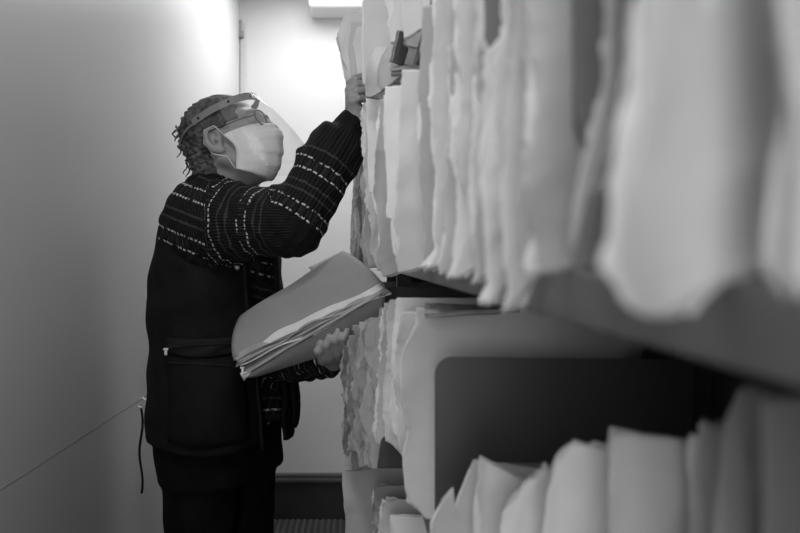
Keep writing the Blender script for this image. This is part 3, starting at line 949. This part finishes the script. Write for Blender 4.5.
flat_folder('folder', 'grey folder lying in the gap across the tops of standing files',
            [P(391, 76, 1.22), P(424, 74, 1.14), P(424, 72, 1.30) + Vector((.12, 0, 0)), P(392, 70, 1.32)], M['f_mid'], .009, sag=.004)
flat_folder('folder', 'grey folded folder leaning in the gap below the pale hanging files',
            [P(391, 62, 1.24), P(399, 30, 1.25), P(410, 34, 1.33), P(404, 66, 1.32)], M['f_mid'], .003, papers=False, sag=.004)

# waist-level shelf, far cluster to the white folder
C = 'C'
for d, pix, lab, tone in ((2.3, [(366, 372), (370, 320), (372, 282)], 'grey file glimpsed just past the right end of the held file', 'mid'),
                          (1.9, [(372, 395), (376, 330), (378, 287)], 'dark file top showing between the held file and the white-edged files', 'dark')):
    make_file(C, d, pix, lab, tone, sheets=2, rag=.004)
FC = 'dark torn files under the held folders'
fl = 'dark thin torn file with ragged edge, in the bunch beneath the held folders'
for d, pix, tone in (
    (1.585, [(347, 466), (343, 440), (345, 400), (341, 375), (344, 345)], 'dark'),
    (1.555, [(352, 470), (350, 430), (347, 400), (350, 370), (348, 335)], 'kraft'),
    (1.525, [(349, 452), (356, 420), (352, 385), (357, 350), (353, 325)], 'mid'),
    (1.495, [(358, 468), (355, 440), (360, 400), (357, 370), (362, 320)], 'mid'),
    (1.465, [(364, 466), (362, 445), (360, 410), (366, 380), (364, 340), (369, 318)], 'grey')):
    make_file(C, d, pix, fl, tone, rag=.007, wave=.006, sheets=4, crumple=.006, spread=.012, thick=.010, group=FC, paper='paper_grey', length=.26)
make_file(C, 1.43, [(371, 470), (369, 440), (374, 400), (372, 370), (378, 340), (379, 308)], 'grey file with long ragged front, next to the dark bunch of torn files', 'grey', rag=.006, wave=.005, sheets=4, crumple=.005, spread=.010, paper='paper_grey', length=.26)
make_file(C, 1.385, [(378, 445), (375, 425), (380, 395), (377, 360), (383, 330), (384, 303)], 'pale torn file with curled lower tip at waist height', 'pale', rag=.006, wave=.005, sheets=4, crumple=.004, spread=.010, length=.26)
make_file(C, 1.365, [(377, 468), (379, 452), (381, 440), (393, 430), (396, 380), (398, 315)], 'near-black sheets standing in for the shaded slot above the broad grey folder', 'slot_shade', sheets=2, rag=.001, wave=.003, paper='paper_grey')  # added near-black sheets painting the shade at the shelf lip
make_file(C, 1.33, [(386, 441), (383, 425), (383, 390), (387, 350), (386, 320), (389, 300)], 'white-edged file, further of two in the waist-level row', 'light', rag=.005, wave=.006, sheets=5, crumple=.008, length=.26)
make_file(C, 1.26, [(394, 434), (390, 415), (391, 370), (393, 330), (396, 298)], 'white file with wavy edge standing before the dark slit', 'white', rag=.004, wave=.006, sheets=5, crumple=.006, length=.26)
make_file(C, 1.18, [(403, 458), (397, 440), (398, 415), (395, 380), (397, 340), (402, 312)], 'light file with frayed lower corner right behind the white folder', 'light', rag=.004, wave=.006, sheets=4, crumple=.008, length=.28)
make_file(C, 1.09, [(407, 504), (404, 480), (402, 455), (408, 430), (400, 400), (399, 370), (404, 345), (416, 322)], 'large white folder with creased front standing behind the dark divider', 'light', zt=CZ - .066, rag=.003, wave=.006, sheets=5, length=.335, bulge=.01, crumple=.004)
flat_folder('folder', 'thin grey folder lying on top of the white folder under the shelf',
            [P(425, 318, 1.00), P(520, 312, 1.02), P(520, 309, 1.08), P(425, 308, 1.10)], M['f_mid'], .006, sag=.003)

# dark divider plate with rounded corner
def divider():
    d = 0.98
    x0, x1 = P(435, 400, d)[0], P(694, 400, d)[0]
    zt, zb = P(440, 357, d)[2], TOPS['C'] + .0005
    r = .022
    pts = [(x0, zb)]
    for a in np.linspace(math.pi, math.pi / 2, 8): pts.append((x0 + r + r * math.cos(a), zt - r + r * math.sin(a)))
    pts += [(x1, zt - .004), (x1, zb)]
    root = empty('shelf_divider', ((x0 + x1) / 2, d, zb), 'dark metal divider plate with rounded top corner on the waist-level shelf', 'divider')
    bm = bmesh.new()
    vs = [bm.verts.new((x, d, z)) for x, z in pts]
    f = bm.faces.new(vs)
    r_ = bmesh.ops.extrude_face_region(bm, geom=[f])
    bmesh.ops.translate(bm, verts=[v for v in r_['geom'] if isinstance(v, bmesh.types.BMVert)], vec=(0, .004, 0))
    bmesh.ops.recalc_face_normals(bm, faces=bm.faces)
    bm_obj('plate', bm, M['divider'], root)
    bm_obj('base_flange', box_bm((x0 + .02, d - .10, zb), (x1 - .02, d, zb + .002)), M['divider'], root)
    adopt(root)
divider()

# near end of the waist-level shelf, blurred
make_file(C, .86, [(462, 600), (480, 500), (484, 467)], 'low dark folder with pale top edge behind the blurred papers', 'dark', zt=P(484, 466, .86)[2], sheets=3, rag=.001, wave=.002, length=.22)
make_file(C, .78, [(429, 545), (432, 520), (442, 502), (458, 482), (473, 462)], 'pointed pale sheet file, furthest of the blurred papers on the waist-level shelf', 'pale', sheets=2, rag=.001, wave=.006, length=.10, topslope=-.15)
make_file(C, .71, [(470, 600), (474, 500), (480, 459)], 'white blurred file with sloping top beside the pointed sheet', 'light', sheets=3, rag=.003, wave=.012, topslope=-.5, length=.10, bulge=.010, crumple=.012)
make_file(C, .62, [(488, 600), (494, 520), (503, 495), (525, 478), (545, 470)], 'rounded crumpled white file low among the blurred papers', 'white', sheets=3, rag=.005, wave=.014, crumple=.02, length=.11, toprag=.008)
make_file(C, .55, [(538, 620), (541, 500), (546, 474), (558, 452), (574, 445)], 'white blurred file with rounded top corner', 'white', sheets=3, rag=.002, wave=.012, length=.16, topslope=-.1, crumple=.012, toprag=.003)
make_file(C, .46, [(612, 640), (609, 500), (611, 455), (613, 432)], 'square-cornered light blurred file in the middle of the near papers', 'light', sheets=3, rag=.002, wave=.010, length=.11, topslope=-.12, crumple=.008, toprag=.003)
make_file(C, .40, [(684, 640), (690, 520), (692, 450), (700, 425)], 'grey blurred file leaning before the near curled sheet', 'pale', sheets=2, rag=.003, wave=.012, length=.10, crumple=.016, toprag=.006)
make_file(C, .33, [(720, 700), (724, 500), (718, 450), (724, 405), (733, 388), (742, 384)], 'tall narrow curled sheet next to the plain dark folder', 'pale', sheets=0, rag=.003, wave=.010, length=.016, crumple=.008, topslope=-.3, cat='sheet', name='loose_sheet', thick=.004)

make_file(C, .245, [(768, 900), (766, 600), (762, 398)], 'plain dark folder at the near end of the waist-level shelf, beside the curled sheet', 'dark', zt=P(762, 398, .245)[2], sheets=0, rag=.0003, wave=.0005, toprag=.0003, thick=.008, length=.25, cat='folder', name='folder')

# knee-level shelf
D = 'D'
make_file(D, 1.60, [(346, 560), (344, 510), (342, 475)], 'broad grey folder sticking out from the lowest shelf in view', 'grey', zt=P(343, 472, 1.6)[2], sheets=3, rag=.002, wave=.006, length=.30, topslope=.12, bulge=.006)
make_file(D, 1.50, [(376, 560), (373, 510), (375, 486)], 'crumpled grey file standing before the broad grey folder', 'mid', sheets=4, rag=.006, wave=.012, crumple=.02, length=.28, toprag=.006)
make_file(D, 1.42, [(381, 560), (379, 525), (384, 500)], 'torn pale file low down beside the crumpled grey one', 'pale', sheets=4, rag=.006, wave=.01, crumple=.012, length=.26, toprag=.008)
make_file(D, 1.33, [(391, 570), (390, 535), (389, 517)], 'white file at the bottom edge below the torn pale one', 'white', sheets=3, rag=.002, wave=.004, length=.26)

# ------------------------------------------------------------------ files held in the left arm
LL, LR, UR, UL = P(234, 361, 1.64), P(386, 287, 1.60), P(345, 257, 1.78), P(244, 321, 1.775)
HN = (LR - LL).cross(UL - LL).normalized()
if HN.z < 0: HN = -HN
def hp(u, v, off=0.0):
    return LL * (1 - u) * (1 - v) + LR * u * (1 - v) + UR * u * v + UL * (1 - u) * v + HN * off
def held_sheet(nm, m, root, f, nu=30, nv=24, th=.0011):
    vs = [f(i / nu, j / nv) for i in range(nu + 1) for j in range(nv + 1)]
    fs = []
    for i in range(nu):
        for j in range(nv):
            q = i * (nv + 1) + j
            fs.append((q, q + 1, q + nv + 2, q + nv + 1))
    o = link_mesh(nm, vs, fs, m, root)
    s = o.modifiers.new('thickness', 'SOLIDIFY'); s.thickness = th; s.offset = 0
r1 = empty('case_file', (LL + UR) / 2, 'thick open-edged file with a smooth grey cover, topmost of those held on the arm', 'file')
def topcover(u, v):
    roll = math.exp(-v * 9)
    return hp(u, v, .016 + .018 * math.sin(v * 3.14) ** .8 * (.5 + .5 * u) - .016 * roll + .003 * nz(u * 3, v * 3, 5)) + Vector((0, 0, .006 * math.sin(u * 3.1) * roll))
held_sheet('front_cover', M['f_mid'], r1, topcover)
for q in range(5):
    held_sheet('paper_sheet', M['paper'] if q in (0, 4) else M['paper_grey'], r1, lambda u, v, q=q: hp(.02 + .96 * u + .004 * q, -.05 - .015 * q + (1.04 + .02 * (q % 3)) * v + .022 * nz(u * 5, 0, q * 3.0), .010 - .0035 * q + .010 * nz(u * 3.0, v * 3.0, q + 2.0) * (.4 + math.exp(-v * 5)) - .004 * math.exp(-v * 8)), th=.0006)
held_sheet('back_cover', M['f_grey'], r1, lambda u, v: hp(u, v - .06, -.010 + .003 * nz(u * 3, v * 3, 7)))
# a white sheet peeping out at the far edge
held_sheet('paper_sheet', M['f_white'], r1, lambda u, v: hp(.70 + .28 * u, .80 + .36 * v - .10 * u, .012), 8, 8)
adopt(r1)
r2 = empty('case_file', (LL + LR) / 2 - HN * .04, 'darker folder with deep spine held by the fingers under the thick file', 'file')
ea = [P(242, 378, 1.630), P(386, 293, 1.585)]
eb = [P(256, 378, 1.72), P(380, 333, 1.665)]
held_sheet('spine', M['f_dark'], r2, lambda u, v: ea[0].lerp(ea[1], u).lerp(P(256, 377, 1.635).lerp(P(320, 357, 1.63), min(1, u * 2)).lerp(P(380, 333, 1.61), max(0, u * 2 - 1)), v) + Vector((0, -.004 * math.sin(v * 3.14), 0)))
held_sheet('front_cover', M['f_mid'], r2, lambda u, v: ea[0].lerp(ea[1], u) + (hp(u, 1) - hp(u, 0)) * v * .95 + HN * (.004 * nz(u * 3, v * 3, 9)))
held_sheet('papers', M['paper_grey'], r2, lambda u, v: ea[0].lerp(ea[1], .02 + .96 * u) + (hp(u, 1) - hp(u, 0)) * (v * .93 - .015 + .02 * nz(u * 6, 0, 31)) + HN * (.006 + .003 * nz(u * 4, v * 3, 12)))
tip = [P(240, 373, 1.627), P(252, 371, 1.625), P(244, 381, 1.629)]
o = link_mesh('corner_flap', tip, [(0, 1, 2)], M['f_white'], r2)
s = o.modifiers.new('thickness', 'SOLIDIFY'); s.thickness = .0012
adopt(r2)

# ------------------------------------------------------------------ small things at the back
bk = P(241, 38, YB - .014)
bm = box_bm((bk[0] - .013, YB - .030, bk[2]), (bk[0] + .004, YB, bk[2] + .085), .002)
box_bm((bk[0] - .013, YB - .036, bk[2]), (bk[0] + .014, YB, bk[2] + .03), .002, bm)
tag(bm_obj('wall_bracket', bm, M['bracket']), 'small grey bracket on the back wall above the conduit', 'bracket')

jb = empty('trunking_box', (-.08, YB - .09, 2.44), 'white box mounted high on the back wall at the ceiling, behind the raised hand', 'box')
bm_obj('housing', box_bm((-.225, YB - .18, 2.425), (.26, YB - .001, ZC - .002), .02, seg=3), M['lamp'], jb)
bm_obj('cover_seam', box_bm((-.20, YB - .182, 2.46), (.24, YB - .179, 2.464)), M['bracket'], jb)
adopt(jb)

mt = empty('floor_mat', (-.25, 3.2, 0), 'ribbed dark rubber mat on the floor by the back wall', 'mat')
bm_obj('backing', box_bm((-.5, 2.6, 0), (.05, 3.74, .006)), M['mat_rubber'], mt)
bm = bmesh.new()
for i in range(19):
    x = -.49 + .029 * i
    box_bm((x, 2.61, .006), (x + .015, 3.73, .014), .002, bm)
for j in range(38):
    y = 2.62 + .029 * j
    box_bm((-.495, y, .006), (.045, y + .008, .010), 0, bm)
bm_obj('ribs', bm, M['base_cap'], mt)
adopt(mt)
